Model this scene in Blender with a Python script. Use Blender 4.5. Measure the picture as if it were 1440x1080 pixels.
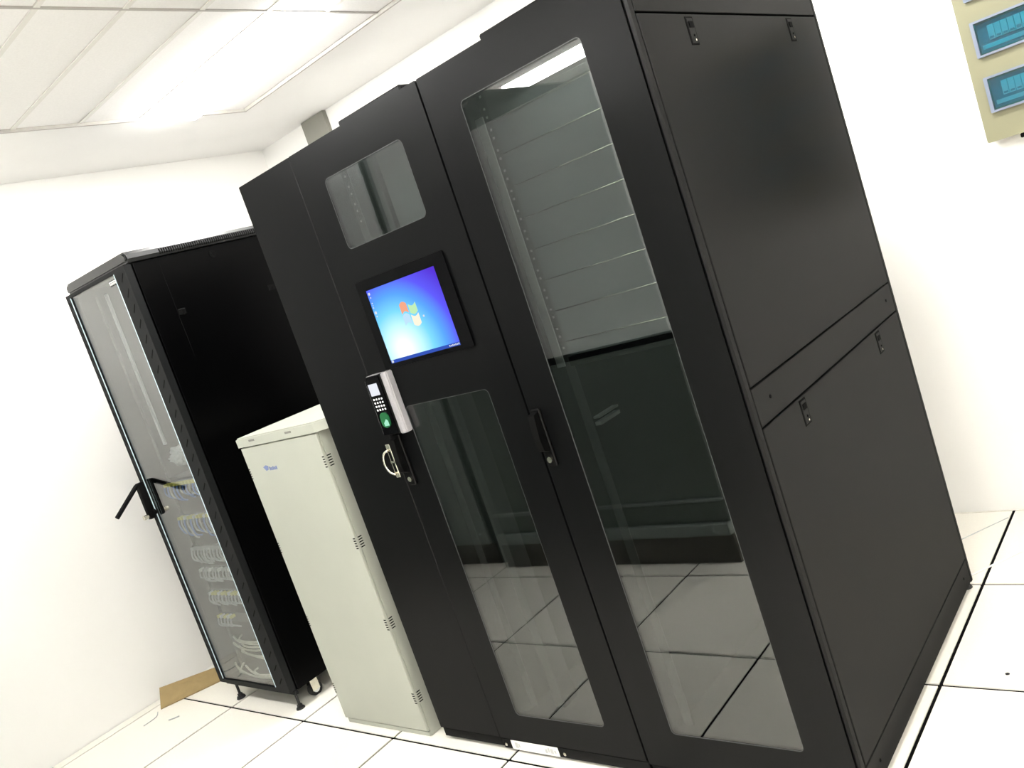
import bpy, bmesh, math, random
from mathutils import Vector, Matrix
random.seed(7)
for o in list(bpy.data.objects): bpy.data.objects.remove(o, do_unlink=True)
S = bpy.context.scene
COL = S.collection

# ------------------------------------------------------------------ camera
cam_d = bpy.data.cameras.new('camera'); cam = bpy.data.objects.new('camera', cam_d); COL.objects.link(cam)
R = ((0.72634377, 0.60729322, -0.3219001), (-0.15782651, -0.30845627, -0.93805411), (-0.66896601, 0.73215413, -0.12819832))
CAM = Vector((0.0, 0.0, 1.515))
m = Matrix(((R[0][0], -R[1][0], -R[2][0], CAM.x), (R[0][1], -R[1][1], -R[2][1], CAM.y), (R[0][2], -R[1][2], -R[2][2], CAM.z), (0, 0, 0, 1)))
cam.matrix_world = m
cam_d.sensor_fit = 'HORIZONTAL'; cam_d.sensor_width = 36.0; cam_d.lens = 1197.73 / 1440.0 * 36.0
cam_d.clip_start = 0.02; cam_d.clip_end = 60
S.camera = cam
# ------------------------------------------------------------------ world, exposure
w = bpy.data.worlds.new('world'); S.world = w; w.use_nodes = True
w.node_tree.nodes['Background'].inputs[0].default_value = (0.9, 0.92, 1.0, 1); w.node_tree.nodes['Background'].inputs[1].default_value = 0.3
S.view_settings.view_transform = 'Standard'; S.view_settings.look = 'None'; S.view_settings.gamma = 1.0
S.view_settings.use_curve_mapping = False
EXP = 1.18
S.view_settings.exposure = EXP
EK = 2 ** -EXP      # keeps screens at their own brightness
LAMP = 26.0          # emission of the ceiling LED panels

# ------------------------------------------------------------------ materials
def mat(name, col, rough=0.5, metal=0.0, spec=0.5, noise=0.0, nscale=40.0, bump=0.0, bscale=400.0, emit=None, estr=0.0):
    M = bpy.data.materials.new(name); M.use_nodes = True
    nt = M.node_tree; b = nt.nodes['Principled BSDF']
    b.inputs['Base Color'].default_value = (*col, 1); b.inputs['Roughness'].default_value = rough
    b.inputs['Metallic'].default_value = metal; b.inputs['Specular IOR Level'].default_value = spec
    if emit:
        b.inputs['Emission Color'].default_value = (*emit, 1); b.inputs['Emission Strength'].default_value = estr
    if noise or bump:
        tc = nt.nodes.new('ShaderNodeTexCoord')
    if noise:
        n = nt.nodes.new('ShaderNodeTexNoise'); n.inputs['Scale'].default_value = nscale; n.inputs['Detail'].default_value = 4
        r = nt.nodes.new('ShaderNodeValToRGB')
        r.color_ramp.elements[0].position = 0.3; r.color_ramp.elements[1].position = 0.7
        r.color_ramp.elements[0].color = (*[c * (1 - noise) for c in col], 1); r.color_ramp.elements[1].color = (*[min(1, c * (1 + noise * 0.6)) for c in col], 1)
        nt.links.new(tc.outputs['Object'], n.inputs['Vector']); nt.links.new(n.outputs['Fac'], r.inputs['Fac']); nt.links.new(r.outputs['Color'], b.inputs['Base Color'])
    if bump:
        n2 = nt.nodes.new('ShaderNodeTexNoise'); n2.inputs['Scale'].default_value = bscale; n2.inputs['Detail'].default_value = 2
        bp = nt.nodes.new('ShaderNodeBump'); bp.inputs['Strength'].default_value = bump; bp.inputs['Distance'].default_value = 0.002
        nt.links.new(tc.outputs['Object'], n2.inputs['Vector']); nt.links.new(n2.outputs['Fac'], bp.inputs['Height']); nt.links.new(bp.outputs['Normal'], b.inputs['Normal'])
    return M

def glass(name, tint, r0):
    M = bpy.data.materials.new(name); M.use_nodes = True; nt = M.node_tree; nt.nodes.clear()
    out = nt.nodes.new('ShaderNodeOutputMaterial'); mix = nt.nodes.new('ShaderNodeMixShader')
    tr = nt.nodes.new('ShaderNodeBsdfTransparent'); tr.inputs[0].default_value = (*tint, 1)
    gl = nt.nodes.new('ShaderNodeBsdfGlossy'); gl.inputs['Color'].default_value = (1, 1, 1, 1); gl.inputs['Roughness'].default_value = 0.004
    lw = nt.nodes.new('ShaderNodeLayerWeight')
    p = nt.nodes.new('ShaderNodeMath'); p.operation = 'POWER'; p.inputs[1].default_value = 5.0
    ml = nt.nodes.new('ShaderNodeMath'); ml.operation = 'MULTIPLY_ADD'; ml.inputs[1].default_value = 1 - r0; ml.inputs[2].default_value = r0
    L = nt.links.new
    L(lw.outputs['Facing'], p.inputs[0]); L(p.outputs[0], ml.inputs[0]); L(ml.outputs[0], mix.inputs[0])
    L(tr.outputs[0], mix.inputs[1]); L(gl.outputs[0], mix.inputs[2]); L(mix.outputs[0], out.inputs[0])
    return M

def coat(name, col, rough, f0, f1, bump=0.03):
    """powder coat: dark body colour under a weak, slightly angle-dependent sheen with fine orange peel"""
    M = bpy.data.materials.new(name); M.use_nodes = True; nt = M.node_tree; nt.nodes.clear(); L = nt.links.new
    out = nt.nodes.new('ShaderNodeOutputMaterial'); mix = nt.nodes.new('ShaderNodeMixShader'); tc = nt.nodes.new('ShaderNodeTexCoord')
    d = nt.nodes.new('ShaderNodeBsdfDiffuse'); gl = nt.nodes.new('ShaderNodeBsdfGlossy'); gl.inputs['Roughness'].default_value = rough
    n = nt.nodes.new('ShaderNodeTexNoise'); n.inputs['Scale'].default_value = 6; n.inputs['Detail'].default_value = 4
    r = nt.nodes.new('ShaderNodeValToRGB'); r.color_ramp.elements[0].color = (*[c * .85 for c in col], 1); r.color_ramp.elements[1].color = (*[c * 1.15 for c in col], 1)
    L(tc.outputs['Object'], n.inputs['Vector']); L(n.outputs['Fac'], r.inputs['Fac']); L(r.outputs['Color'], d.inputs['Color'])
    n2 = nt.nodes.new('ShaderNodeTexNoise'); n2.inputs['Scale'].default_value = 900
    bp = nt.nodes.new('ShaderNodeBump'); bp.inputs['Strength'].default_value = bump; bp.inputs['Distance'].default_value = 0.002
    L(tc.outputs['Object'], n2.inputs['Vector']); L(n2.outputs['Fac'], bp.inputs['Height']); L(bp.outputs['Normal'], gl.inputs['Normal'])
    lw = nt.nodes.new('ShaderNodeLayerWeight'); p = nt.nodes.new('ShaderNodeMath'); p.operation = 'POWER'; p.inputs[1].default_value = 3.0
    ml = nt.nodes.new('ShaderNodeMath'); ml.operation = 'MULTIPLY_ADD'; ml.inputs[1].default_value = f1; ml.inputs[2].default_value = f0
    L(lw.outputs['Facing'], p.inputs[0]); L(p.outputs[0], ml.inputs[0]); L(ml.outputs[0], mix.inputs[0])
    L(d.outputs[0], mix.inputs[1]); L(gl.outputs[0], mix.inputs[2]); L(mix.outputs[0], out.inputs[0])
    return M

def emis(name, col, s):
    M = bpy.data.materials.new(name); M.use_nodes = True; nt = M.node_tree; nt.nodes.clear()
    out = nt.nodes.new('ShaderNodeOutputMaterial'); e = nt.nodes.new('ShaderNodeEmission')
    e.inputs[0].default_value = (*col, 1); e.inputs[1].default_value = s * (1 if 'lamp' in name else EK); nt.links.new(e.outputs[0], out.inputs[0]); return M

M_wall = mat('wall_paint', (0.87, 0.86, 0.83), 0.85, spec=0.2, noise=0.02, nscale=1.5, bump=0.05, bscale=60)
M_ceil = mat('ceiling_tile_white', (0.85, 0.835, 0.82), 0.9, spec=0.2, noise=0.03, nscale=120, bump=0.15, bscale=150)
M_border = mat('ceiling_plaster', (0.88, 0.87, 0.855), 0.9, spec=0.2, noise=0.015, nscale=2)
M_tbar = mat('grid_bar_grey', (0.74, 0.72, 0.68), 0.6)
M_xbar = mat('cross_bar_grey', (0.40, 0.38, 0.35), 0.6)
M_dark = mat('seam_dark', (0.003, 0.003, 0.003), 0.9, spec=0.05)
M_floor = mat('floor_tile', (0.86, 0.83, 0.75), 0.38, spec=0.4, noise=0.035, nscale=220, bump=0.02, bscale=300)
M_black = coat('black_powder_coat', (0.0022, 0.0023, 0.0025), 0.30, 0.0175, 0.10)
M_black2 = coat('black_satin_paint', (0.0005, 0.0005, 0.0006), 0.28, 0.008, 0.03)
M_plastic = coat('black_plastic', (0.002, 0.002, 0.002), 0.38, 0.012, 0.06, 0.02)
M_gloss = coat('black_gloss_plastic', (0.0015, 0.0015, 0.0018), 0.15, 0.012, 0.06, 0.0)
M_blank = mat('blanking_panel_grey', (0.085, 0.09, 0.09), 0.22, spec=0.7)
M_rail = mat('rail_zinc', (0.22, 0.22, 0.215), 0.4, metal=0.5)
M_winglint = mat('window_edge_glint', (0.05, 0.055, 0.055), 0.3)  # greyer than the door paint, to draw the highlight on the glass edge
M_palegrey = mat('pale_grey', (0.55, 0.55, 0.54), 0.5)
M_inner = mat('rack_interior', (0.02, 0.021, 0.02), 0.5)
M_frame = coat('left_rack_frame', (0.008, 0.0085, 0.009), 0.34, 0.022, 0.05)
M_cap = mat('left_rack_cap', (0.014, 0.0145, 0.015), 0.34, spec=0.5, noise=0.1, nscale=20)
M_beige = mat('grey_beige_paint', (0.37, 0.38, 0.325), 0.5, noise=0.02, nscale=8, bump=0.03, bscale=700)
M_box = mat('cream_box_paint', (0.22, 0.212, 0.13), 0.45, noise=0.02, nscale=8)
M_duct = mat('trunking_grey', (0.22, 0.215, 0.185), 0.55, noise=0.03, nscale=9)
M_chrome = mat('nickel', (0.75, 0.72, 0.62), 0.22, metal=1.0)
M_silver = mat('silver_grey_plastic', (0.30, 0.29, 0.30), 0.45, metal=0.2, noise=0.05, nscale=200)
M_white = mat('white_print', (0.85, 0.85, 0.84), 0.5)
M_greyprint = mat('grey_print', (0.45, 0.45, 0.44), 0.6)
M_slotgrey = mat('slot_grey', (0.17, 0.17, 0.15), 0.6)
M_blueprint = mat('blue_print', (0.13, 0.17, 0.34), 0.5)
M_paper = mat('label_paper', (0.75, 0.75, 0.72), 0.6, noise=0.03, nscale=80)
M_card = mat('cardboard', (0.33, 0.235, 0.105), 0.8, noise=0.08, nscale=30, bump=0.1, bscale=120)
M_cardin = mat('cardboard_edge', (0.30, 0.21, 0.10), 0.9)
M_glass = glass('door_glass_tinted', (0.68, 0.72, 0.71), 0.071)
M_glassL = glass('door_glass_grey', (0.72, 0.75, 0.74), 0.105)
M_teal = glass('teal_window_cover', (0.28, 0.64, 0.71), 0.03)
M_tealframe = mat('clear_cover_frame', (0.17, 0.20, 0.27), 0.3)
M_tealrail = mat('breaker_rail', (0.16, 0.30, 0.36), 0.5)
M_breaker = mat('breaker_white', (0.75, 0.78, 0.78), 0.5)
M_edgeglint = mat('glass_edge_highlight', (0.62, 0.76, 0.82), 0.25, spec=0.8)  # pale cyan painted in for the bright highlights at the glass edges
M_blue = mat('blue_patch_cord', (0.10, 0.22, 0.62), 0.45)
M_yellow = mat('yellow_plug_boot', (0.75, 0.68, 0.16), 0.45)
M_greycord = mat('grey_patch_cord', (0.45, 0.47, 0.47), 0.5)
M_cream = mat('cream_cable', (0.72, 0.69, 0.58), 0.5)
M_bag = mat('white_plastic_film', (0.62, 0.62, 0.62), 0.35)
M_rubber = mat('rubber_black', (0.012, 0.012, 0.012), 0.7)
M_equip = mat('equipment_dark', (0.03, 0.032, 0.034), 0.4)
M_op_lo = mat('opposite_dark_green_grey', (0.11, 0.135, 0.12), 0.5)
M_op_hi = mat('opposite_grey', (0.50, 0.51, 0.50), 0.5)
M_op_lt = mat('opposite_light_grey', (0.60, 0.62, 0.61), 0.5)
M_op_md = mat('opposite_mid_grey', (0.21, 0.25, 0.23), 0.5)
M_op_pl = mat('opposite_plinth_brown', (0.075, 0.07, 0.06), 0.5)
M_diff = emis('lamp_diffuser', (1.0, 0.986, 0.96), LAMP)
M_lframe = mat('lamp_frame_white', (0.85, 0.85, 0.83), 0.4)

# ------------------------------------------------------------------ helpers
WL = {}                                   # world base of each empty
def bx(bm, x0, x1, y0, y1, z0, z1, bev=0.0):
    v = [bm.verts.new(p) for p in ((x0, y0, z0), (x1, y0, z0), (x1, y1, z0), (x0, y1, z0), (x0, y0, z1), (x1, y0, z1), (x1, y1, z1), (x0, y1, z1))]
    fs = [bm.faces.new([v[i] for i in f]) for f in ((3, 2, 1, 0), (4, 5, 6, 7), (0, 1, 5, 4), (1, 2, 6, 5), (2, 3, 7, 6), (3, 0, 4, 7))]
    if bev > 0:
        es = list({e for f in fs for e in f.edges})
        bmesh.ops.bevel(bm, geom=es, offset=bev, segments=1, affect='EDGES')
    return bm
def B(*a, bev=0.0):
    return bx(bmesh.new(), *a, bev=bev)
def rrect(x0, x1, z0, z1, r, n=4):
    if r <= 0: return [(x0, z0), (x1, z0), (x1, z1), (x0, z1)]
    pts = []
    for cx, cz, a in ((x1 - r, z0 + r, -90), (x1 - r, z1 - r, 0), (x0 + r, z1 - r, 90), (x0 + r, z0 + r, 180)):
        for i in range(n + 1):
            t = math.radians(a + 90 * i / n); pts.append((cx + r * math.cos(t), cz + r * math.sin(t)))
    return pts
def plate(outer, holes, y0, y1):
    """flat plate in the XZ plane with holes, between y0 (front) and y1"""
    bm = bmesh.new(); es = []
    for loop in [outer] + holes:
        vs = [bm.verts.new((x, y0, z)) for x, z in loop]
        for i in range(len(vs)): es.append(bm.edges.new((vs[i], vs[(i + 1) % len(vs)])))
    bmesh.ops.triangle_fill(bm, edges=es, use_beauty=True, use_dissolve=False)
    bmesh.ops.recalc_face_normals(bm, faces=bm.faces)
    ext = bmesh.ops.extrude_face_region(bm, geom=list(bm.faces))
    for v in ext['geom']:
        if isinstance(v, bmesh.types.BMVert): v.co.y = y1
    bmesh.ops.recalc_face_normals(bm, faces=bm.faces)
    return bm
def prism(bm, pts, y0, y1, axis='y'):
    """closed polygon (a,b) extruded along an axis"""
    def P(a, b, c): return {'y': (a, c, b), 'z': (a, b, c), 'x': (c, a, b)}[axis]
    A = [bm.verts.new(P(a, b, y0)) for a, b in pts]; D = [bm.verts.new(P(a, b, y1)) for a, b in pts]
    n = len(pts); bm.faces.new(A); bm.faces.new(D[::-1])
    for i in range(n): bm.faces.new((A[i], A[(i + 1) % n], D[(i + 1) % n], D[i]))
    bmesh.ops.recalc_face_normals(bm, faces=bm.faces)
    return bm
def cyl(bm, p, ax, r, h, n=14, r2=None):
    """cylinder from p along axis vector ax"""
    p = Vector(p); ax = Vector(ax).normalized(); u = ax.orthogonal().normalized(); v = ax.cross(u)
    r2 = r if r2 is None else r2
    A = [bm.verts.new(p + (u * math.cos(2 * math.pi * i / n) + v * math.sin(2 * math.pi * i / n)) * r) for i in range(n)]
    D = [bm.verts.new(p + ax * h + (u * math.cos(2 * math.pi * i / n) + v * math.sin(2 * math.pi * i / n)) * r2) for i in range(n)]
    bm.faces.new(A[::-1]); bm.faces.new(D)
    for i in range(n): bm.faces.new((A[i], A[(i + 1) % n], D[(i + 1) % n], D[i]))
    return bm
def tube(bm, pts, r, n=6):
    pts = [Vector(p) for p in pts]; rings = []; up = Vector((0.13, 0.31, 0.94)).normalized()
    for i, p in enumerate(pts):
        d = (pts[min(i + 1, len(pts) - 1)] - pts[max(i - 1, 0)]).normalized()
        u = d.cross(up)
        if u.length < 1e-3: u = d.orthogonal()
        u.normalize(); v = d.cross(u)
        rings.append([bm.verts.new(p + (u * math.cos(2 * math.pi * k / n) + v * math.sin(2 * math.pi * k / n)) * r) for k in range(n)])
    for a, b in zip(rings, rings[1:]):
        for k in range(n): bm.faces.new((a[k], a[(k + 1) % n], b[(k + 1) % n], b[k]))
    bm.faces.new(rings[0][::-1]); bm.faces.new(rings[-1])
    bmesh.ops.recalc_face_normals(bm, faces=bm.faces)
    return bm
def spline(ps, n=6):
    ps = [Vector(p) for p in ps]; out = []
    q = [ps[0]] + ps + [ps[-1]]
    for i in range(1, len(q) - 2):
        for k in range(n):
            t = k / n
            out.append(0.5 * ((2 * q[i]) + (q[i + 1] - q[i - 1]) * t + (2 * q[i - 1] - 5 * q[i] + 4 * q[i + 1] - q[i + 2]) * t * t + (3 * q[i] - q[i - 1] - 3 * q[i + 1] + q[i + 2]) * t ** 3))
    out.append(ps[-1]); return out

def tag(o, label=None, cat=None, group=None, kind=None):
    if label: o['label'] = label
    if cat: o['category'] = cat
    if group: o['group'] = group
    if kind: o['kind'] = kind
    return o
def obj(name, bm, material, parent=None, smooth=False, label=None, kind=None):
    """link a bmesh given in world coordinates as one mesh object, origin at its centre"""
    xs = [v.co for v in bm.verts]
    lo = Vector([min(c[i] for c in xs) for i in range(3)]); hi = Vector([max(c[i] for c in xs) for i in range(3)])
    c = (lo + hi) / 2
    bmesh.ops.translate(bm, verts=bm.verts, vec=-c)
    me = bpy.data.meshes.new(name); bm.to_mesh(me); bm.free(); me.materials.append(material)
    if smooth:
        for p in me.polygons: p.use_smooth = True
    o = bpy.data.objects.new(name, me); COL.objects.link(o)
    base = WL[parent.name] if parent else Vector((0, 0, 0))
    o.location = c - base; WL[o.name] = c
    if parent: o.parent = parent
    if label: o['label'] = label
    if kind: o['kind'] = kind
    return o
def dup(src, loc_world, parent=None):
    o = src.copy(); COL.objects.link(o); p = parent or src.parent
    o.parent = p; o.location = Vector(loc_world) - (WL[p.name] if p else Vector((0, 0, 0))); WL[o.name] = Vector(loc_world)
    return o
def shift(src, dv, parent=None):
    return dup(src, WL[src.name] + Vector(dv), parent)
def thing(name, loc, label, cat, group=None):
    e = bpy.data.objects.new(name, None); COL.objects.link(e); e.location = loc; e.empty_display_size = 0.1
    WL[e.name] = Vector(loc); return tag(e, label, cat, group)

# ------------------------------------------------------------------ the room
XL, XR, YB, YF, ZC = -4.56, 2.40, 3.47, -3.05, 2.73
T = 0.12
floor = obj('floor', B(XL - T, XR + T, YF - T, YB + T, -0.12, -0.0045), M_dark, kind='structure')
obj('wall_left', B(XL - T, XL, YF - T, YB + T, -0.0045, ZC + 0.3), M_wall, kind='structure')
obj('wall_back', B(XL, XR, YB, YB + T, -0.0045, ZC + 0.3), M_wall, kind='structure')
obj('wall_right', B(XR, XR + T, YF - T, YB + T, -0.0045, ZC + 0.3), M_wall, kind='structure')
obj('wall_front', B(XL, XR, YF - T, YF, -0.0045, ZC + 0.3), M_wall, kind='structure')
# floor tiles, 600 mm raised floor panels; seams found from the photograph
def edges(lo, hi, ref, step):
    k0 = math.ceil((lo - ref) / step); e = [lo]
    k = k0
    while ref + k * step < hi - 1e-4:
        if ref + k * step > lo + 0.02: e.append(ref + k * step)
        k += 1
    e.append(hi); return e
ex = edges(XL, XR, -0.876, 0.6); ey = edges(YF, YB, 2.263, 0.6)
g = 0.0058
cache = {}
for i in range(len(ex) - 1):
    for j in range(len(ey) - 1):
        x0, x1, y0, y1 = ex[i] + g, ex[i + 1] - g, ey[j] + g, ey[j + 1] - g
        key = (round(x1 - x0, 3), round(y1 - y0, 3))
        if key not in cache:
            cache[key] = obj('tile', B(x0, x1, y0, y1, -0.004, 0.0), M_floor, floor)
        else:
            dup(cache[key], ((x0 + x1) / 2, (y0 + y1) / 2, -0.002))
# ceiling: plaster border round a grid of 290 x 1115 mm tiles
TX = [-3.735 + 1.115 * k for k in range(6)]; TY = [2.83 - 0.2905 * k for k in range(19)]
GX0, GX1, GY0, GY1 = TX[0], TX[-1], TY[-1], TY[0]
bm = bmesh.new()
for a in ((XL, GX0, YF, YB), (GX1, XR, YF, YB), (GX0, GX1, YF, GY0), (GX0, GX1, GY1, YB)): bx(bm, *a, ZC, ZC + 0.1)
bx(bm, GX0, GX1, GY0, GY1, ZC + 0.06, ZC + 0.1)
ceil = obj('ceiling', bm, M_border, kind='structure')
bm = bmesh.new()      # edge angle round the grid
t = 0.006
for a in ((GX0 - t, GX0 + t, GY0 - t, GY1 + t), (GX1 - t, GX1 + t, GY0 - t, GY1 + t), (GX0, GX1, GY0 - t, GY0 + t), (GX0, GX1, GY1 - t, GY1 + t)): bx(bm, *a, ZC - 0.012, ZC + 0.02)
obj('edge_trim', bm, M_xbar, ceil)
c0 = None
for y in TY[1:-1]:
    if c0 is None: c0 = obj('grid_bar', B(GX0, GX1, y - 0.010, y + 0.010, ZC - 0.002, ZC + 0.02), M_tbar, ceil)
    else: dup(c0, (WL[c0.name].x, y, WL[c0.name].z))
c1 = None
for x in TX[1:-1]:
    if c1 is None: c1 = obj('cross_bar', B(x - 0.005, x + 0.005, GY0, GY1, ZC - 0.003, ZC + 0.02), M_xbar, ceil)
    else: dup(c1, (x, WL[c1.name].y, WL[c1.name].z))
LAMPS = {(i, j) for i in (0, 2, 4) for j in (1, 8, 15)} - {(4, 1)}
ct = None
for i in range(5):
    for j in range(18):
        cx, cy = (TX[i] + TX[i + 1]) / 2, (TY[j] + TY[j + 1]) / 2
        if (i, j) in LAMPS: continue
        if ct is None: ct = obj('ceiling_tile', B(TX[i] + .006, TX[i + 1] - .006, TY[j + 1] + .011, TY[j] - .011, ZC + 0.001, ZC + 0.014, bev=0.002), M_ceil, ceil)
        else: dup(ct, (cx, cy, WL[ct.name].z))
NAMEX = {0: 'beside the left wall', 2: 'over the middle of the room', 4: 'beside the right wall'}
NAMEY = {1: 'above the racks', 8: 'above the aisle', 15: 'far end'}
lf = ld = None
for i, j in sorted(LAMPS):
    cx, cy = (TX[i] + TX[i + 1]) / 2, (TY[j] + TY[j + 1]) / 2
    t_ = thing('led_panel_lamp', (cx, cy, ZC + 0.02), 'bright long LED panel in ceiling grid ' + NAMEX[i] + ', ' + NAMEY[j], 'lamp', 'LED ceiling panels')
    hx, hy = 0.5515, 0.1345
    if lf is None:
        bm = bmesh.new()
        for a in ((cx - hx, cx + hx, cy - hy, cy - hy + .012), (cx - hx, cx + hx, cy + hy - .012, cy + hy), (cx - hx, cx - hx + .012, cy - hy + .012, cy + hy - .012), (cx + hx - .012, cx + hx, cy - hy + .012, cy + hy - .012)): bx(bm, *a, ZC - 0.006, ZC + 0.02)
        lf = obj('frame', bm, M_lframe, t_)
        ld = obj('diffuser', B(cx - hx + .012, cx + hx - .012, cy - hy + .012, cy + hy - .012, ZC - 0.038, ZC + 0.008, bev=.008), M_diff, t_)
    else:
        dup(lf, (cx, cy, WL[lf.name].z), t_); dup(ld, (cx, cy, WL[ld.name].z), t_)

# ------------------------------------------------------------------ rack parts shared by the black cabinets
FY = 1.70            # plane of the door fronts
def handle(parent, x, z0, z1, key=True):
    """black swing handle in an escutcheon with a key cylinder"""
    h = obj('handle', B(x - .016, x + .016, FY - .010, FY + .001, z0, z1, bev=.003), M_plastic, parent)
    bm = bmesh.new()
    prism(bm, [(FY - .012, z0 + .045), (FY - .034, z0 + .055), (FY - .038, z0 + .09), (FY - .030, z1 - .012), (FY - .010, z1 - .006)], x - .011, x + .011, 'x')
    obj('grip', bm, M_plastic, h)
    obj('key_cylinder', cyl(bmesh.new(), (x, FY - .0095, z0 + .022), (0, -1, 0), .0085, .006), M_chrome, h)
    obj('pivot_pin', cyl(bmesh.new(), (x, FY - .0095, z1 - .03), (0, -1, 0), .0045, .022), M_chrome, h)
    return h

def rails(parent, xl, xr, y, z0, z1, n0=0.0):
    """a pair of 19 inch mounting rails; square holes as dark pips"""
    for s, x in ((1, xl), (-1, xr)):
        r = obj('mounting_rail', B(min(x, x + s * .03), max(x, x + s * .03), y, y + .003, z0, z1), M_inner, parent)
        bm = bmesh.new(); k = max(z0 + .03, n0); n = 0
        while k < z1 - .02:
            bx(bm, x + s * .015 - .003, x + s * .015 + .003, y - .0012, y + .001, k, k + .006); k += .0222 if n % 2 else .0667 * .5; n += 1
        obj('cage_nuts', bm, M_rail, r, kind='stuff')

# ------------------------------------------------------------------ right-hand server rack
X0, X1 = -1.529, -0.905
YK = 2.862
rk = thing('server_rack', ((X0 + X1) / 2, 2.28, 0), 'tall black rack with one long glass door and split side panel, nearest the camera', 'server rack', 'row of matching black racks')
bm = bmesh.new()
bx(bm, X0, X0 + .02, 1.735, YK, .03, 2.045)               # left sheet
bx(bm, X0 + .02, X1 - .02, YK - .02, YK, .03, 2.045)          # back
bx(bm, X0 + .02, X1 - .02, 1.742, YK - .02, 2.025, 2.045)     # roof
bx(bm, X0 + .02, X1 - .02, 1.742, YK - .02, .03, .06)         # base sheet
bx(bm, X0 + .02, X1 - .02, 1.735, 1.742, 1.985, 2.045); bx(bm, X0 + .02, X1 - .02, 1.735, 1.742, .03, .10)
obj('carcass', bm, M_black, rk)
obj('side_liner', B(X1 - .032, X1 - .021, 1.745, YK - .01, .04, 2.0245), M_dark, rk)
obj('roof_vent_box', B(-1.325, -1.00, 1.745, 2.25, 2.0455, 2.078, bev=.004), M_black, rk)
# corner posts seen beside the side panels
bm = bmesh.new(); bx(bm, X1 - .03, X1, 1.7345, 1.7435, .0, 2.05, bev=.002); obj('front_post', bm, M_black, rk)
bm = bmesh.new(); bx(bm, X1 - .03, X1, YK - .008, YK + .010, .012, 2.05, bev=.003); obj('rear_post', bm, M_black, rk)
# side: top rail, upper panel, middle rail, lower panel, bottom rail
for nm, z0, z1 in (('side_rail', 1.9480, 2.05), ('side_rail', .9845, 1.0775), ('side_rail', .018, .0975)):
    r = obj(nm, B(X1 - .02, X1 - (.0008 if z0 < 1.5 else .0), 1.7485, YK - .0110, z0, z1, bev=.0015), M_black, rk)
    if z0 < 1.5:
        for yy in (1.831, 2.785):
            obj('screw', cyl(bmesh.new(), (X1 - .0012, yy, (z0 + z1) / 2 + .003), (1, 0, 0), .0045, .0018, 8), M_dark, r)
for z0, z1 in ((1.0820, 1.9430), (.1020, .9800)):
    p = obj('side_panel', B(X1 - .012, X1, 1.7490, YK - .0115, z0, z1, bev=.0018), M_black, rk)
    for yy in (1.987, 2.625):
        l = obj('latch', B(X1 - .004, X1 + .0012, yy - .020, yy + .020, z1 - .074, z1 - .006, bev=.001), M_dark, p)
        obj('latch_plate', B(X1, X1 + .0022, yy - .0155, yy + .0155, z1 - .0695, z1 - .0105, bev=.001), M_black, l)
        obj('latch_button', B(X1 + .002, X1 + .004, yy - .011, yy + .011, z1 - .034, z1 - .018, bev=.001), M_dark, l)
        obj('latch_pin', cyl(bmesh.new(), (X1 + .002, yy + .002, z1 - .052), (1, 0, 0), .003, .0014, 8), M_dark, l)
        obj('latch_stud', cyl(bmesh.new(), (X1 + .002, yy + .004, z1 - .063), (1, 0, 0), .0028, .0014, 8), M_chrome, l)
# door with one long pane
D0, D1 = X0 + .0025, -.8945
bm = plate(rrect(D0, D1 - .012, .045, 2.05, .003), [rrect(-1.412, -1.026, .157, 1.948, .014)], FY, FY + .027)
door = obj('door', bm, M_black, rk)
obj('edge_return', B(D1 - .0118, D1, FY + .0002, FY + .027, .045, 2.05, bev=.005), M_black, door)
obj('glass_pane', B(-1.420, -1.018, FY + .0022, FY + .0072, .149, 1.956), M_glass, door)
bm = plate(rrect(-1.412, -1.026, .157, 1.948, .014), [rrect(-1.4103, -1.0277, .1587, 1.9463, .0125)], FY + .0006, FY + .0020)
obj('window_glint', bm, M_winglint, door)  # thin ring painted paler as the highlight round the pane
obj('inner_post', B(-1.446, -1.418, 1.776, 1.780, 1.22, 1.905, bev=.001), M_rail, rk)
handle(rk, -1.500, .972, 1.138)
for z in (.28, 1.79):
    obj('hinge', B(X1 - .004, X1 + .0035, FY + .0275, 1.7340, z - .05, z + .05), M_dark, rk)
rails(rk, -1.455, -0.985, 1.822, .10, 1.98, 1.26)
bp = None
glint = None
for k in range(8):
    z1 = 1.890 - .0872 * k
    if k == 7:
        obj('blanking_panel', B(-1.423, -1.015, 1.815, 1.8205, 1.2385, z1, bev=.0016), M_blank, rk)
    elif bp is None:
        bp = obj('blanking_panel', B(-1.423, -1.015, 1.815, 1.8205, z1 - .0862, z1, bev=.0016), M_blank, rk)
    else: dup(bp, WL[bp.name] + Vector((0, 0, -.0872 * k)))
    if glint is None: glint = obj('panel_glint_tube', tube(bmesh.new(), [(-1.42, 1.8135, z1 + .0005), (-1.22, 1.8135, z1 + .0005), (-1.018, 1.8135, z1 + .0005)], .0012, 8), M_chrome, rk, smooth=True)  # metal tube added to catch bright lines along the panel edges
    else: dup(glint, WL[glint.name] + Vector((0, 0, -.0872 * k)))
obj('end_bar', B(-1.423, -1.015, 1.806, 1.8205, 1.212, 1.2375), M_dark, rk)
obj('blanking_header', B(-1.423, -1.015, 1.8155, 1.8205, 1.8912, 1.985), M_blank, rk)
obj('shelf_runner', B(-1.425, -1.405, 1.83, 1.93, 1.030, 1.040), M_rail, rk)
obj('shelf_runner', B(-1.425, -1.405, 1.83, 1.93, 1.050, 1.056), M_rail, rk)
bm = bmesh.new()
bx(bm, X0 + .0025, X1, 1.705, 1.74, .012, .042, bev=.003)
obj('plinth', bm, M_black, rk)
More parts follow.
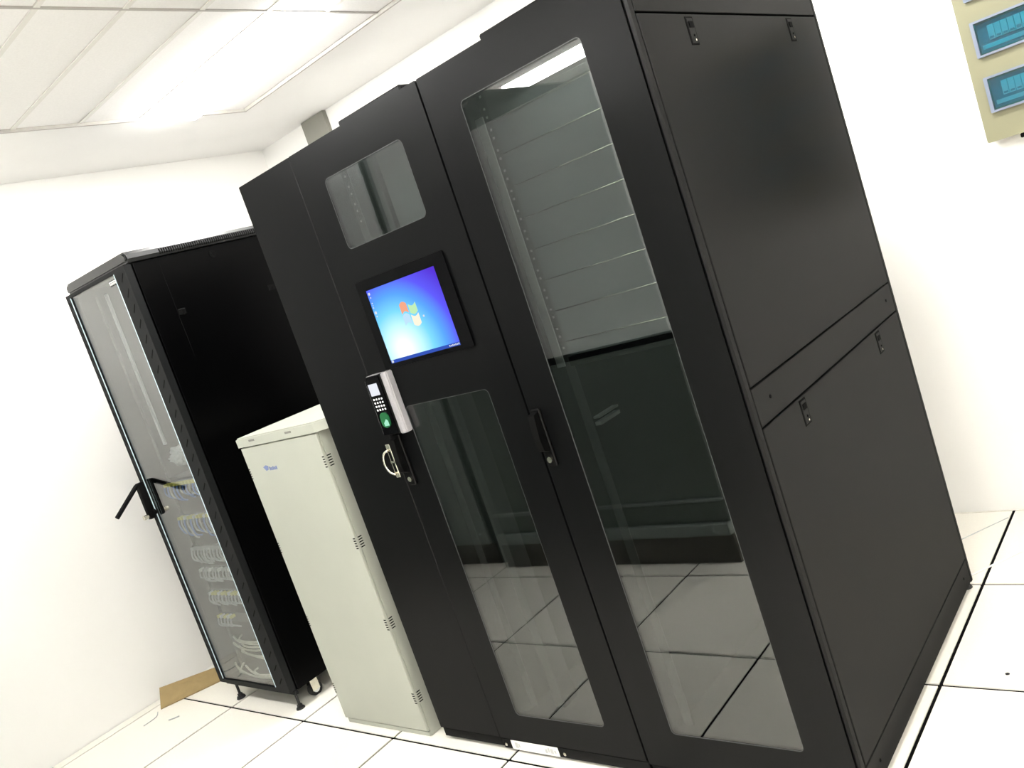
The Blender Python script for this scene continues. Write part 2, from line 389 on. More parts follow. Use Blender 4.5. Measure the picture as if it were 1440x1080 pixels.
for x, y in ((X1 - .02, YK - .02), (X0 + .05, YK - .02), (X1 - .05, 1.78), (X0 + .05, 1.78)):
    bm = bmesh.new(); cyl(bm, (x, y, 0), (0, 0, 1), .022, .012, 14, .016); cyl(bm, (x, y, .012), (0, 0, 1), .008, .02, 10); obj('levelling_foot', bm, M_rubber, rk)

# ------------------------------------------------------------------ middle rack with screen, and slim end cabinet
MX0, MX1 = -2.124, -1.531
mk = thing('server_rack', ((MX0 + MX1) / 2, 2.28, 0), 'tall black rack with touch screen, small upper window and long lower window in its door', 'server rack', 'row of matching black racks')
bm = bmesh.new()
bx(bm, MX0, MX0 + .02, 1.742, YK, .03, 2.045); bx(bm, MX1 - .02, MX1, 1.742, YK, .03, 2.045)
bx(bm, MX0 + .02, MX1 - .02, YK - .02, YK, .03, 2.045); bx(bm, MX0 + .02, MX1 - .02, 1.742, YK - .02, 2.025, 2.045); bx(bm, MX0 + .02, MX1 - .02, 1.742, YK - .02, .03, .06)
bx(bm, MX0 + .02, MX1 - .02, 1.735, 1.742, 1.985, 2.045); bx(bm, MX0 + .02, MX1 - .02, 1.735, 1.742, .03, .10)
obj('carcass', bm, M_black, mk)
obj('roof_vent_box', B(-1.912, -1.632, 1.745, 2.25, 2.0455, 2.078, bev=.004), M_black, mk)
bm = plate(rrect(MX0 + .0015, MX1 - .002, .052, 2.05, .003), [rrect(-2.004, -1.647, 1.721, 1.940, .018), rrect(-2.008, -1.647, .148, 1.220, .016)], FY, FY + .027)
mdoor = obj('door', bm, M_black, mk)
for z0, z1, xl in ((1.721, 1.940, -2.004), (.148, 1.220, -2.008)):
    obj('glass_pane', B(xl - .008, -1.639, FY + .0022, FY + .0072, z0 - .008, z1 + .008), M_glass, mdoor)
    obj('window_glint', plate(rrect(xl, -1.647, z0, z1, .017), [rrect(xl + .0017, -1.6487, z0 + .0017, z1 - .0017, .016)], FY + .0006, FY + .0020), M_winglint, mdoor)  # same painted edge highlight round both panes
handle(mk, -2.088, .968, 1.140)
rails(mk, -2.060, -1.590, 1.822, .10, 1.98, 1.80)
obj('inner_panel', B(-1.895, -1.600, 1.83, 1.834, 1.25, 1.97), M_blank, mk)
obj('cable_duct', B(-1.955, -1.915, 1.83, 1.90, .10, 1.97), M_inner, mk)
obj('plinth', B(MX0 + .0015, MX1 - .002, 1.703, 1.74, .010, .049, bev=.003), M_black, mk)
st = obj('label_sticker', B(-2.082, -1.878, 1.7018, 1.7034, .013, .046), M_paper, mk, label='white paper label on the black plinth')
for k, (a, b) in enumerate(((-2.066, -2.052), (-2.05, -2.044), (-1.935, -1.925), (-1.922, -1.915), (-1.912, -1.900), (-1.896, -1.888))):
    obj('print_block', B(a, b, 1.7012, 1.702, .020 + .003 * (k % 2), .040 - .003 * (k % 3)), M_greyprint, st)
for x in (-2.118 + .012, -1.852):
    obj('plinth_screw', cyl(bmesh.new(), (x, 1.7035, .028), (0, -1, 0), .006, .004, 10), M_chrome, mk)
for x, y in ((MX0 + .05, YK - .02), (MX1 - .05, YK - .02), (MX0 + .05, 1.78), (MX1 - .05, 1.78)):
    bm = bmesh.new(); cyl(bm, (x, y, 0), (0, 0, 1), .022, .012, 14, .016); cyl(bm, (x, y, .012), (0, 0, 1), .008, .02, 10); obj('levelling_foot', bm, M_rubber, mk)
# touch screen let into the door
mon = obj('monitor', plate(rrect(-2.024, -1.634, 1.345, 1.622, .006), [rrect(-1.990, -1.682, 1.358, 1.590, 0)], FY - .007, FY - .0005), M_gloss, mk)
def display_mat():
    M = bpy.data.materials.new('display_gradient'); M.use_nodes = True; nt = M.node_tree; nt.nodes.clear(); L = nt.links.new
    out = nt.nodes.new('ShaderNodeOutputMaterial'); e = nt.nodes.new('ShaderNodeEmission'); tc = nt.nodes.new('ShaderNodeTexCoord')
    mp = nt.nodes.new('ShaderNodeMapping'); mp.inputs['Location'].default_value = (0.075 * 3.4, 0, 0.085 * 3.6); mp.inputs['Scale'].default_value = (3.4, 0, 3.6)
    ln = nt.nodes.new('ShaderNodeVectorMath'); ln.operation = 'LENGTH'
    rp = nt.nodes.new('ShaderNodeValToRGB'); cr = rp.color_ramp
    cr.elements[0].position = 0.08; cr.elements[0].color = (0.95, 1.05, 1.1, 1)
    cr.elements[1].position = 1.0; cr.elements[1].color = (0.09, 0.035, 0.62, 1)
    for p, c in ((0.22, (0.62, 0.95, 1.05, 1)), (0.42, (0.20, 0.66, 1.0, 1)), (0.60, (0.10, 0.36, 0.98, 1)), (0.78, (0.11, 0.10, 0.88, 1))):
        el = cr.elements.new(p); el.color = c
    e.inputs[1].default_value = EK * 1.15
    L(tc.outputs['Object'], mp.inputs['Vector']); L(mp.outputs[0], ln.inputs[0]); L(ln.outputs['Value'], rp.inputs[0]); L(rp.outputs[0], e.inputs[0]); L(e.outputs[0], out.inputs[0]); return M
dy = FY - .0046
obj('display', B(-1.9895, -1.6825, dy, dy + .003, 1.3585, 1.5895), display_mat(), mon)
E_red = emis('logo_red', (0.95, 0.42, 0.26), 1.0); E_green = emis('logo_green', (0.55, 0.88, 0.50), 1.0)
E_blue = emis('logo_blue', (0.55, 0.80, 1.0), 1.0); E_yel = emis('logo_yellow', (1.0, 0.90, 0.72), 1.05)
E_white = emis('icon_white', (0.85, 0.88, 0.95), 0.9); E_bar = emis('taskbar_blue', (0.05, 0.12, 0.62), 0.8)
def petal(x0, x1, z0, z1, w, m_):
    bm = bmesh.new(); n = 7; top = []; bot = []
    for i in range(n + 1):
        u = i / n; x = x0 + (x1 - x0) * u; dz = w * math.sin(u * math.pi)
        top.append((x, z1 + dz)); bot.append((x, z0 + dz))
    prism(bm, bot + top[::-1], dy - .0008, dy - .0001); obj('logo_panel', bm, m_, mon)
cxm, czm = -1.838, 1.485
for x0, x1, z0, z1, w_, m_ in ((-.033, -.003, .004, .033, .007, E_red), (.003, .035, .002, .028, -.007, E_green), (-.034, -.004, -.030, -.002, .007, E_blue), (.002, .034, -.034, -.004, -.007, E_yel)):
    petal(cxm + x0, cxm + x1, czm + z0, czm + z1, w_, m_)
obj('taskbar', B(-1.9895, -1.6825, dy - .0006, dy - .0001, 1.3585, 1.3685), E_bar, mon)
for x, z, s in ((-1.980, 1.578, .008), (-1.979, 1.566, .004), (-1.981, 1.549, .004), (-1.981, 1.542, .003), (-1.982, 1.535, .004), (-1.980, 1.519, .009), (-1.980, 1.5075, .0045), (-1.787, 1.467, .006)):
    obj('icon', prism(bmesh.new(), rrect(x - s / 2, x + s / 2, z - s / 2, z + s / 2, s * .3, 2), dy - .0008, dy - .0001), E_white, mon)
for k in range(7):
    obj('tray_icon', B(-1.728 + k * .0062, -1.7245 + k * .0062, dy - .0012, dy - .0006, 1.361, 1.366 - .001 * (k % 2)), E_white, mon)
obj('start_button', prism(bmesh.new(), rrect(-1.987, -1.977, 1.3595, 1.3675, .0038, 3), dy - .0012, dy - .0006), E_white, mon)

sl = thing('side_cabinet', (-2.272, 2.28, 0), 'slim plain black cabinet at left end of the black rack row', 'cabinet')
obj('carcass', B(-2.419, -2.1265, 1.728, YK, .03, 2.045), M_black, sl)
obj('front_panel', B(-2.421, -2.1255, FY, FY + .0275, .052, 2.05, bev=.0018), M_black, sl)
obj('plinth', B(-2.419, -2.1255, 1.706, 1.727, .014, .049, bev=.003), M_black, sl)
for x in (-2.39, -2.16):
    for y in (1.80, 2.80):
        bm = bmesh.new(); cyl(bm, (x, y, 0), (0, 0, 1), .022, .012, 14, .016); cyl(bm, (x, y, .012), (0, 0, 1), .008, .02, 10); obj('levelling_foot', bm, M_rubber, sl)
# nickel pull ring on its plate
ring = obj('pull_ring', B(-2.158, -2.1385, FY - .006, FY - .0003, .998, 1.112, bev=.001), M_chrome, sl, label='nickel half-round pull on a narrow plate')
pts = [(-2.1505 - .036 * math.sin(a), FY - .010, 1.052 + .040 * math.cos(a)) for a in [math.pi * i / 12 for i in range(13)]]
obj('ring', tube(bmesh.new(), pts, .0042, 8), M_chrome, ring, smooth=True)
obj('recess', B(-2.153, -2.1435, FY - .0068, FY - .0062, 1.018, 1.088), M_dark, ring)
obj('cross_bar', B(-2.156, -2.140, FY - .0085, FY - .0069, 1.049, 1.056), M_chrome, ring)

# ------------------------------------------------------------------ fingerprint reader on the middle rack's door
fp = thing('fingerprint_reader', (-2.055, FY, 1.158), 'fingerprint door lock reader with keypad and green sensor, below the touch screen', 'fingerprint reader')
bm = bmesh.new(); prism(bm, [(-2.112, 1.160), (-2.034, 1.160), (-2.034, 1.350), (-2.042, 1.354), (-2.102, 1.354), (-2.112, 1.345)], FY - .030, FY - .0005)
bmesh.ops.bevel(bm, geom=list(bm.edges), offset=.002, segments=1, affect='EDGES')
obj('body', bm, M_plastic, fp)
obj('side_trim', B(-2.1138, -2.1122, FY - .029, FY - .002, 1.165, 1.343), M_silver, fp)
obj('top_trim', B(-2.100, -2.044, FY - .029, FY - .002, 1.3542, 1.3556), M_silver, fp)
face = obj('face_plate', prism(bmesh.new(), [(-2.109, 1.163), (-2.0415, 1.163), (-2.0415, 1.350), (-2.102, 1.350), (-2.109, 1.343)], FY - .0325, FY - .0301), M_gloss, fp)
obj('screen', B(-2.101, -2.058, FY - .0332, FY - .0326, 1.292, 1.330), emis('reader_screen', (0.9, 0.93, 1.0), 0.95), face)
for r_ in range(4):
    for c_ in range(4):
        x, z = -2.096 + c_ * .0125, 1.280 - r_ * .0115
        obj('key', B(x - .0032, x + .0032, FY - .0338, FY - .0326, z - .0028, z + .0028, bev=.0006), M_white, face)
bm = bmesh.new(); prism(bm, rrect(-2.095, -2.055, 1.186, 1.236, .018, 5), FY - .0365, FY - .0326); obj('sensor_bezel', bm, mat('sensor_green', (0.01, 0.09, 0.03), 0.15), face)
bm = bmesh.new(); prism(bm, [(-2.083, 1.192), (-2.062, 1.192), (-2.062, 1.208), (-2.069, 1.214), (-2.083, 1.202)], FY - .0374, FY - .0366); obj('sensor_window', bm, emis('sensor_glow', (0.45, 0.95, 0.68), 0.9), face)
bm = bmesh.new(); prism(bm, [(-2.0325, FY - .0005), (-2.0325, FY - .026), (-2.028, FY - .033), (-2.012, FY - .033), (-2.004, FY - .026), (-2.004, FY - .0005)], 1.158, 1.356, 'z')
bmesh.ops.bevel(bm, geom=list(bm.edges), offset=.003, segments=2, affect='EDGES')
obj('side_cover', bm, M_silver, fp)

for c_ in fp.children: c_.location.z += -.014

# ------------------------------------------------------------------ beige cabinet between the black racks
gc = thing('beige_cabinet', (-2.735, 2.0, 0), 'low beige grey steel cabinet standing between the black racks', 'cabinet')
GX = (-3.012, -2.452)
bm = bmesh.new(); prism(bm, [(GX[0] + .012, 1.712), (-2.503, 1.712), (-2.503, 2.30), (GX[0] + .012, 2.30)], .0, 1.196, 'z'); obj('body', bm, M_beige, gc)
gd = obj('door', B(GX[0], -2.506, 1.700, 1.7118, .022, 1.194, bev=.0025), M_beige, gc)
bm = bmesh.new(); prism(bm, [(GX[0] - .002, 1.694), (-2.500, 1.694), (-2.440, 1.735), (-2.440, 2.31), (GX[0] - .002, 2.31)], 1.1985, 1.236, 'z'); 
bmesh.ops.bevel(bm, geom=[e for e in bm.edges if min(v.co.z for v in e.verts) > 1.23], offset=.005, segments=2, affect='EDGES'); lid = obj('lid', bm, M_beige, gc)
for x in (-2.905, -2.655):
    obj('lid_slot', B(x - .02, x + .02, 1.6932, 1.6944, 1.2155, 1.2235, bev=.001), M_slotgrey, lid)
ch = Vector((.051, .040, 0)).normalized()
for zc in (1.085, .772, .452, .155):
    vg = obj('vent_group', B(-2.5062, -2.505, 1.7002, 1.7112, zc - .025, zc + .025), M_beige, gc)
    for k in range(5):
        z = zc + .020 - k * .0095
        bm = bmesh.new(); prism(bm, [(-2.518, 1.6994), (-2.5058, 1.6994), (-2.5050, 1.7118), (-2.5026, 1.7122), (-2.5022, 1.728), (-2.5035, 1.728), (-2.5055, 1.7125), (-2.518, 1.7004)], z, z + .004, 'z')
        obj('vent_slot', bm, M_dark, vg)
    for k in range(5):
        z = zc + .020 - k * .0095
        obj('edge_slot', B(GX[0] - .0006, GX[0] + .010, 1.6994, 1.7004, z, z + .004), M_dark, vg)
bm = bmesh.new(); prism(bm, [(-2.904, 1.107), (-2.890, 1.091), (-2.876, 1.094), (-2.869, 1.108), (-2.884, 1.113)], 1.6990, 1.6999)
lg = obj('logo', bm, M_blueprint, gd, label='small pale blue printed logo')
for k in range(5):
    obj('logo_letter', B(-2.866 + k * .011, -2.858 + k * .011, 1.6990, 1.6999, 1.091, 1.105 - .003 * (k % 2)), M_blueprint, gd)
obj('kick_plate', B(GX[0] + .012, -2.505, 1.7035, 1.7118, .002, .0195), M_beige, gc)

# ------------------------------------------------------------------ left rack on feet and castors
LX0, LX1, LZ0, LZ1 = -3.978, -3.372, .092, 2.035
lk = thing('network_rack', ((LX0 + LX1) / 2, 1.715, 0), 'black rack with grey glass door full of patch cords, next to the left wall', 'server rack')
LB = 2.62
bm = bmesh.new()
bx(bm, LX0 + .01, LX0 + .03, 1.74, LB, LZ0, LZ1); bx(bm, LX1 - .03, LX1 - .012, 1.74, LB, LZ0, LZ1); bx(bm, LX0 + .03, LX1 - .03, LB - .02, LB, LZ0, LZ1); bx(bm, LX0 + .03, LX1 - .03, 1.74, LB - .02, LZ0, LZ0 + .015)
obj('carcass', bm, M_black2, lk)
bm = bmesh.new()
prism(bm, [(LX0 + .004, 2.036), (LX1 + .004, 2.036), (LX1 + .012, 2.050), (LX1 + .008, 2.068), (LX1 - .012, 2.082), (LX0 + .02, 2.082), (LX0 + .002, 2.066)], 1.716, LB + .01)
bmesh.ops.bevel(bm, geom=[e for e in bm.edges if max(v.co.y for v in e.verts) < 1.72], offset=.008, segments=2, affect='EDGES')
cap = obj('top_cover', bm, M_cap, lk)
bm = bmesh.new()
for k in range(62):
    y = 1.865 + k * .0105; bx(bm, LX1 + .0085, LX1 + .0125, y, y + .0052, 2.0425, 2.064)
bmesh.ops.rotate(bm, verts=bm.verts, cent=(LX1 + .01, 2, 2.053), matrix=Matrix.Rotation(math.radians(-6), 3, 'Y'))
obj('vent_slots', bm, M_dark, cap, kind='stuff')
bm = B(LX1 - .012, LX1, 1.7415, LB, LZ0, LZ1 - .004, bev=.002); sp = obj('side_panel', bm, M_black2, lk)
obj('panel_seam', B(LX1 - .0005, LX1 + .0006, 1.851, 1.8535, 1.60, LZ1 - .006), M_dark, sp)
obj('panel_seam', B(LX1 - .0005, LX1 + .0006, 1.754, LB, LZ1 - .0115, LZ1 - .009), M_dark, sp)
for y, z in ((1.872, 1.792), (2.33, 1.79)):
    l = obj('latch', B(LX1 - .001, LX1 + .0030, y - .017, y + .017, z - .012, z + .012, bev=.001), M_plastic, sp)
    obj('latch_hole', B(LX1 + .0029, LX1 + .0036, y - .004, y + .008, z - .009, z + .004), M_dark, l)
kn = obj('lock', cyl(bmesh.new(), (LX1 - .001, 2.103, 1.996), (1, 0, 0), .016, .005, 18), M_plastic, sp)
obj('lock_core', cyl(bmesh.new(), (LX1 + .004, 2.103, 1.996), (1, 0, 0), .009, .002, 14), M_dark, kn)
GLX0, GLX1, GZ0, GZ1 = -3.936, -3.472, .118, 2.018
bm = plate(rrect(LX0, LX1 - .002, .098, 2.032, .004), [rrect(GLX0, GLX1, GZ0, GZ1, 0)], FY + .002, FY + .034)
ldoor = obj('door', bm, M_frame, lk)
obj('glass_pane', B(GLX0 - .004, GLX1 + .004, FY + .008, FY + .013, GZ0 - .004, GZ1 + .004), M_glassL, ldoor)
for x in (GLX0 + .0018, GLX1 - .0018):
    obj('edge_highlight', B(x - .0018, x + .0018, FY + .0004, FY + .0032, GZ0 + .002, GZ1 - .002), M_edgeglint, ldoor)  # highlight of the glass edge, put in as a pale strip
# slanted ventilation slots down both stiles
for x, w_, sg in ((LX0 + .020, .022, 1), (LX1 - .042, .030, -1)):
    z = 1.985; k = 0
    base = None
    while z > .15:
        if base is None:
            bm = bmesh.new(); prism(bm, [(x - w_ / 2, z + sg * .014), (x - w_ / 2, z + sg * .014 + .006), (x + w_ / 2, z - sg * .014 + .006), (x + w_ / 2, z - sg * .014)], FY + .0008, FY + .0022)
            base = obj('slot', bm, M_dark, ldoor); z0 = z
        else: dup(base, WL[base.name] + Vector((0, 0, z - z0)))
        z -= .0655; k += 1
# maker's plate at the top right of the glass
pl = obj('name_plate', B(-3.548, -3.482, FY + .0066, FY + .0078, 1.978, 2.000), M_frame, ldoor)
for k in range(6):
    x = -3.547 + k * .0108
    bm = bmesh.new(); bx(bm, x, x + .008, FY + .0052, FY + .0066, 1.993, 1.997); bx(bm, x + .003, x + .0058, FY + .0052, FY + .0066, 1.981, 1.9925); bx(bm, x, x + .008, FY + .0052, FY + .0066, 1.986 - .003 * (k % 2), 1.989 - .003 * (k % 2))
    obj('plate_letter', bm, M_white, lk)
# swing handle standing open
lh = obj('handle', B(-3.972, -3.942, FY - .030, FY + .0018, .958, 1.135, bev=.004), M_plastic, lk)
tip0 = Vector((-3.957, FY - .030, 1.125)); dirv = Vector((0, -.80, -.60)).normalized()
bm = bmesh.new(); tube(bm, [tip0, tip0 + dirv * .03, tip0 + dirv * .165], .0105, 8); obj('lever', bm, M_plastic, lh)
obj('key_cylinder', cyl(bmesh.new(), (-3.957, FY - .030, .975), (0, -1, 0), .011, .022, 12), M_chrome, lh)
obj('lock_cam', cyl(bmesh.new(), (-3.935, FY - .0005, .985), (0, -1, 0), .014, .010, 14), M_plastic, lh)
rails(lk, -3.925, -3.425, 1.80, .12, 2.0)
obj('vertical_strip', B(-3.872, -3.850, 1.82, 1.83, 1.26, 1.99, bev=.002), M_palegrey, lk)  # pale grey upright strip behind the glass
obj('bottom_bar', B(LX0 + .01, LX1 - .002, 1.722, 1.742, .075, .094, bev=.003), M_frame, lk)
for x in (LX0 + .075, LX1 + .005 - .03):
    bm = bmesh.new(); cyl(bm, (x, 1.735, .0), (0, 0, 1), .022, .010, 12, .018); cyl(bm, (x, 1.735, .010), (0, 0, 1), .013, .012, 6); cyl(bm, (x, 1.735, .022), (0, 0, 1), .0065, .058, 10)
    obj('levelling_foot', bm, M_rubber, lk)
for x in (LX1 - .05, LX0 + .06):
    for y in (1.84, 2.52):
        c = obj('castor', B(x - .028, x + .028, y - .028, y + .028, .083, .0915), M_chrome, lk)
        for s_ in (-1, 1): obj('fork_arm', B(x + s_ * .018 - .0015, x + s_ * .018 + .0015, y - .018, y + .020, .028, .083), M_chrome, c)
        obj('wheel', cyl(bmesh.new(), (x - .014, y + .004, .0312), (1, 0, 0), .031, .028, 20), M_rubber, c, smooth=False)
        obj('wheel_hub', cyl(bmesh.new(), (x - .0155, y + .004, .0312), (1, 0, 0), .017, .031, 16), M_white, c)
lk.rotation_euler = (0, math.radians(0.7), 0)

# things inside the left rack
def patch_panel(z, x0, n, boots, cords, label, h=.05):
    t_ = thing('patch_panel', ((-3.925 - 3.425) / 2 , 1.80, z - .022), label, 'patch panel', 'patch panels in the left rack')
    obj('panel', B(-3.915, -3.435, 1.792, 1.798, z - .022, z + .022), M_equip, t_)
    for k in range(n):
        x = x0 + k * .030 + random.uniform(-.005, .005); h_ = h * random.uniform(.75, 1.25)
        o = obj('patch_cord', tube(bmesh.new(), spline([(x, 1.791, z + .012), (x - .004, 1.772, z + .010), (x - .010, 1.765, z - .02), (x - .006 + random.uniform(-.01, .01), 1.772, z - h_), (x + .012 + random.uniform(-.02, .02), 1.786, z - h_ - .012)], 4), .0042, 6), cords[k % len(cords)], t_, smooth=True)
        obj('plug_boot', B(x - .005, x + .005, 1.765, 1.7905, z + .005, z + .019), boots[k % len(boots)], o)
patch_panel(1.070, -3.890, 15, [M_yellow], [M_blue, M_blue, M_greycord], 'patch panel with yellow plugs and blue cords, topmost in the left rack')
patch_panel(.905, -3.885, 11, [M_yellow, M_yellow, M_white], [M_blue, M_greycord], 'patch panel with blue cords hanging in a bundle, second from top in the left rack', .065)
patch_panel(.748, -3.880, 13, [M_greycord], [M_greycord], 'patch panel with grey cords only, third from top in the left rack')
patch_panel(.640, -3.880, 13, [M_white, M_greycord, M_greycord], [M_greycord], 'patch panel with grey cords and white plugs, fourth from top in the left rack', .035)
patch_panel(.520, -3.880, 14, [M_white, M_yellow, M_yellow], [M_greycord], 'patch panel with mixed white and yellow plugs, fifth from top in the left rack', .035)
patch_panel(.400, -3.885, 5, [M_yellow, M_white], [M_greycord], 'patch panel with only a few cords, lowest in the left rack', .03)
# loose cream cables at the bottom
CB = [
 ([(-3.88, 1.83, .29), (-3.74, 1.80, .285), (-3.60, 1.80, .278), (-3.46, 1.84, .270)], 'highest straight cream cable in the bottom of the left rack'),
 ([(-3.88, 1.82, .262), (-3.75, 1.795, .258), (-3.62, 1.80, .245), (-3.46, 1.85, .25)], 'cream cable just below the highest one in the left rack'),
 ([(-3.88, 1.84, .232), (-3.72, 1.80, .225), (-3.58, 1.80, .218), (-3.46, 1.84, .215)], 'cream cable in the middle of the loose bunch in the left rack'),
 ([(-3.87, 1.84, .205), (-3.70, 1.82, .200), (-3.55, 1.82, .19), (-3.46, 1.85, .188)], 'lowest straight cream cable of the bunch in the left rack'),
 ([(-3.86, 1.79, .175), (-3.78, 1.77, .155), (-3.66, 1.765, .133), (-3.55, 1.79, .118), (-3.45, 1.83, .118)], 'cream cable slanting down to the right corner of the left rack'),
 ([(-3.60, 1.765, .178), (-3.63, 1.760, .162), (-3.58, 1.755, .150), (-3.50, 1.762, .150), (-3.46, 1.78, .158)], 'cream cable curled into a hook in the left rack'),
 ([(-3.90, 1.83, .15), (-3.83, 1.79, .13), (-3.80, 1.80, .118)], 'short cream cable end at the lower left of the left rack'),
 ([(-3.88, 1.87, .276), (-3.80, 1.83, .272), (-3.70, 1.84, .262), (-3.52, 1.87, .262)], 'cream cable half hidden behind the two highest ones in the left rack'),
 ([(-3.885, 1.86, .246), (-3.79, 1.835, .240), (-3.69, 1.845, .232), (-3.52, 1.88, .234)], 'cream cable half hidden behind the middle of the bunch in the left rack'),
 ([(-3.80, 1.81, .150), (-3.74, 1.80, .128), (-3.69, 1.80, .116), (-3.60, 1.81, .116)], 'thin cream cable lying lowest on the floor of the left rack'),
]
for pts, lab in CB:
    pts = [(max(x - .035, -3.880), y - .030, z) for x, y, z in pts]
    o = obj('loose_cable', tube(bmesh.new(), spline(pts, 6), .0048, 8), M_cream, None, smooth=True); tag(o, lab, 'cable', 'loose cream cables')
# crumpled plastic film on top of the first panel
bm = bmesh.new(); bmesh.ops.create_icosphere(bm, subdivisions=4, radius=1)
for v in bm.verts:
    n = v.co.normalized(); f_ = 1 + .22 * math.sin(5.1 * n.x + 2 * n.z) * math.cos(4.3 * n.z + 1.7 * n.y) + .12 * math.sin(13 * n.x - 7 * n.z) + .08 * math.sin(21 * n.z + 9 * n.x) + random.uniform(-.04, .04)
    v.co = Vector((-3.780 + n.x * .090 * f_, 1.845 + n.y * .028 * f_, 1.196 + n.z * .046 * f_ + .012 * n.x))
tag(obj('plastic_bag', bm, M_bag, None), 'crumpled white plastic bag lying above the cords in the left rack', 'bag')
obj('cable_shelf', B(-3.915, -3.435, 1.81, 2.2, 1.098, 1.104), M_equip, lk)

# ------------------------------------------------------------------ distribution box on the back wall
db = thing('distribution_box', (-.40, 3.43, 1.386), 'cream wall distribution box with teal windows over its breakers', 'distribution box')
BX0, BX1, BZ0, BZ1, BYF = -.641, -.14, 1.388, 2.06, 3.398
obj('casing', B(BX0 + .006, BX1 - .006, BYF + .012, YB - .0005, BZ0 + .006, BZ1 - .006), M_box, db)
holes = [(-.606, -.20, z0, z1) for z0, z1 in ((1.482, 1.602), (1.668, 1.788), (1.856, 1.976))]
cov = obj('front_cover', plate(rrect(BX0, BX1, BZ0, BZ1, .006), [rrect(a + .012, b - .012, c + .012, d - .012, 0) for a, b, c, d in holes], BYF, BYF + .0115), M_box, db)
for a, b, c, d in holes:
    fr = obj('window_frame', plate(rrect(a, b, c, d, .003), [rrect(a + .011, b - .011, c + .007, d - .007, 0)], BYF - .016, BYF - .0003), M_tealframe, db)
    obj('window_cover', B(a + .0112, b - .0112, BYF - .014, BYF - .010, c + .0072, d - .0072), M_teal, fr)
    obj('breaker_tray', B(a + .0125, b - .0125, BYF + .007, BYF + .011, c + .0125, d - .0125), M_tealrail, fr)
    obj('lower_rail', B(a + .02, b - .02, BYF + .002, BYF + .0068, c + .022, c + .036), M_breaker, fr)
    n = 18; bw = (b - a - .05) / n
    for k in range(n):
        if k in (0,) or (k == 9 and c < 1.5): continue
        x = a + .025 + k * bw
        br = obj('breaker', B(x + .0006, x + bw - .0006, BYF - .003, BYF + .0069, c + .046, d - .026, bev=.0006), M_breaker, db)
        obj('toggle', B(x + .004, x + bw - .004, BYF - .008, BYF - .0032, c + .050, c + (.056 if (k * 7) % 5 else .060)), M_tealrail, br)
tag(obj('cable_entry', B(-.545, -.515, 3.41, 3.44, 1.372, 1.388, bev=.003), M_dark, db))

# ------------------------------------------------------------------ trunking up the back wall
dk = thing('cable_trunking', (-3.971, 3.455, 0), 'grey metal cable trunking rising up the back wall behind the racks', 'trunking')
obj('channel', B(-4.080, -3.862, 3.440, YB - .0005, .002, ZC - .002, bev=.002), M_duct, dk)

# ------------------------------------------------------------------ cardboard strip against the left wall
cb = thing('cardboard_strip', (-4.40, 1.68, 0), 'tan cardboard strip lying on floor between left rack and wall', 'cardboard')
bm = bmesh.new()
A = [Vector(p) for p in ((-4.405, 1.560, .006), (-4.235, 1.90, .006), (-4.315, 1.925, .046), (-4.462, 1.612, .082))]
nrm = (A[1] - A[0]).cross(A[3] - A[0]).normalized() * .008
vs = [bm.verts.new(a) for a in A] + [bm.verts.new(a - nrm) for a in A]
for f_ in ((0, 1, 2, 3), (7, 6, 5, 4), (0, 4, 5, 1), (1, 5, 6, 2), (2, 6, 7, 3), (3, 7, 4, 0)): bm.faces.new([vs[i] for i in f_])
bmesh.ops.recalc_face_normals(bm, faces=bm.faces)
obj('flap', bm, M_card, cb)
bm = bmesh.new()
A = [Vector(p) for p in ((-4.398, 1.556, .001), (-4.222, 1.900, .001), (-4.25, 1.93, .001), (-4.43, 1.575, .001))]
vs = [bm.verts.new(a) for a in A] + [bm.verts.new(a + Vector((0, 0, .005))) for a in A]
for f_ in ((0, 1, 2, 3), (7, 6, 5, 4), (0, 4, 5, 1), (1, 5, 6, 2), (2, 6, 7, 3), (3, 7, 4, 0)): bm.faces.new([vs[i] for i in f_])
bmesh.ops.recalc_face_normals(bm, faces=bm.faces)
obj('folded_edge', bm, M_cardin, cb)
tag(obj('wire_offcut', tube(bmesh.new(), spline([(-4.39, 1.535, .002), (-4.34, 1.50, .002), (-4.33, 1.43, .002)]), .002, 5), M_greycord, None), 'thin grey wire offcut on floor beside the cardboard', 'wire', 'offcuts on the floor')
tag(obj('floor_crumb', tube(bmesh.new(), spline([(-4.20, 1.50, .003), (-4.175, 1.515, .006), (-4.168, 1.54, .003)]), .003, 5), M_greycord, None), 'tiny curled scrap on floor in front of the cardboard', 'scrap', 'offcuts on the floor')
tag(obj('cable_tie', B(-.0045, .0045, 0, .30, .0006, .0022), M_white, None), 'white flat strap on floor behind the nearest rack', 'strap')
o = bpy.data.objects['cable_tie']; o.location = (-.835, 3.045, .0025); o.rotation_euler = (0, 0, math.radians(-36))
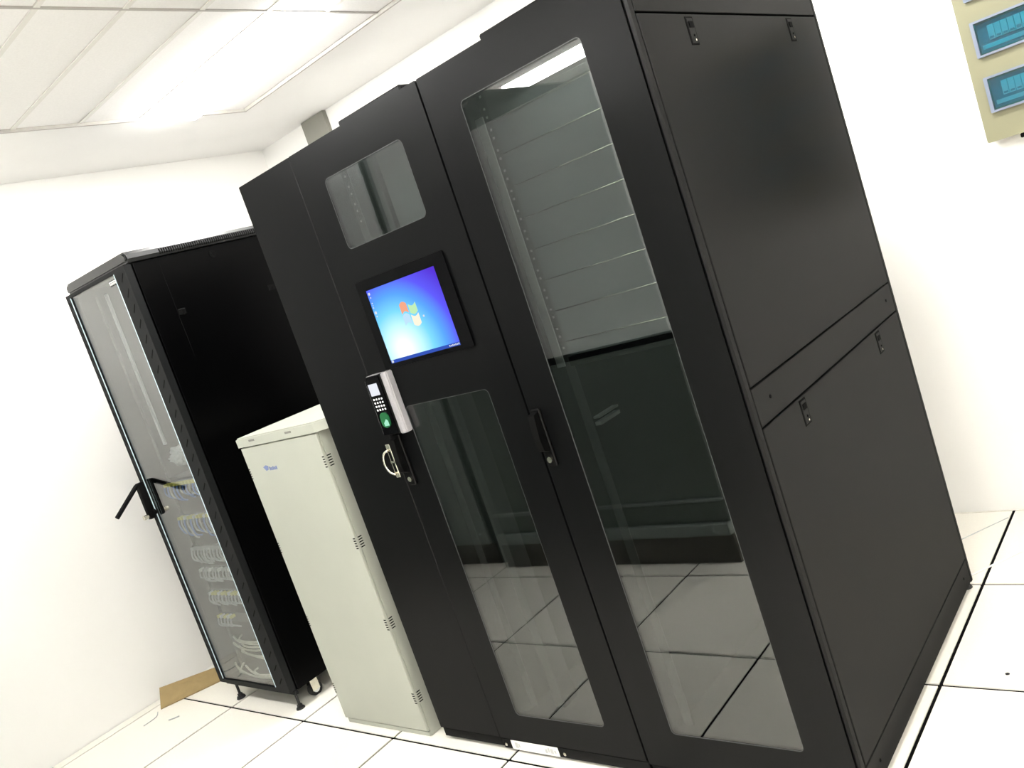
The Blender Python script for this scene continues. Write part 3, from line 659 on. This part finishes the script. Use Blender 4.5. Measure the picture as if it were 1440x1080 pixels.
tag(obj('grey_wire', tube(bmesh.new(), [(-1.05, 3.165, .002), (-.997, 3.237, .002), (-.885, 3.392, .002)], .0018, 5), M_greycord, None), 'thin grey wire on floor by the back wall', 'wire')
tag(obj('floor_speck', cyl(bmesh.new(), (-.716, 2.339, 0.0003), (0, 0, 1), .006, .0012, 10), M_rubber, None), 'small dark speck on white floor tile beside the nearest rack', 'speck')

# ------------------------------------------------------------------ cabinets across the aisle, seen only in the glass
def opposite(name, x0, x1, label, hi, lo, h):
    t_ = thing(name, ((x0 + x1) / 2, -.1, 0), label, 'cabinet', 'cabinets across the aisle')
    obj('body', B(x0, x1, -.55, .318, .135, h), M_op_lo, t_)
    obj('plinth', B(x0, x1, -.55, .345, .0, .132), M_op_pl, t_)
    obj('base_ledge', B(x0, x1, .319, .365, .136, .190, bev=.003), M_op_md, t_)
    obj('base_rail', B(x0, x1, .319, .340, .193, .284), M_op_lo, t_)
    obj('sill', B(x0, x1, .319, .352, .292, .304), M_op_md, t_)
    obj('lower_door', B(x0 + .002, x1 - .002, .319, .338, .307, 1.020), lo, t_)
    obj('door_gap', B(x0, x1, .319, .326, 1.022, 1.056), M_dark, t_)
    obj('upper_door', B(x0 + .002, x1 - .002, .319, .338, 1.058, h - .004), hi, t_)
opposite('aisle_cabinet', -2.555, -1.862, 'grey cabinet across the aisle reflected in the long glass door', M_op_hi, M_op_lo, 2.16)
opposite('aisle_cabinet', -3.252, -2.557, 'grey cabinet across the aisle reflected in the touch screen rack glass', M_op_hi, M_op_lo, 2.34)
t_ = thing('aisle_locker', (-3.92, -.1, 0), 'light grey locker across the aisle nearest the left wall', 'cabinet')
obj('plinth', B(-4.50, -3.34, -.55, .30, .0, .12), M_op_pl, t_)
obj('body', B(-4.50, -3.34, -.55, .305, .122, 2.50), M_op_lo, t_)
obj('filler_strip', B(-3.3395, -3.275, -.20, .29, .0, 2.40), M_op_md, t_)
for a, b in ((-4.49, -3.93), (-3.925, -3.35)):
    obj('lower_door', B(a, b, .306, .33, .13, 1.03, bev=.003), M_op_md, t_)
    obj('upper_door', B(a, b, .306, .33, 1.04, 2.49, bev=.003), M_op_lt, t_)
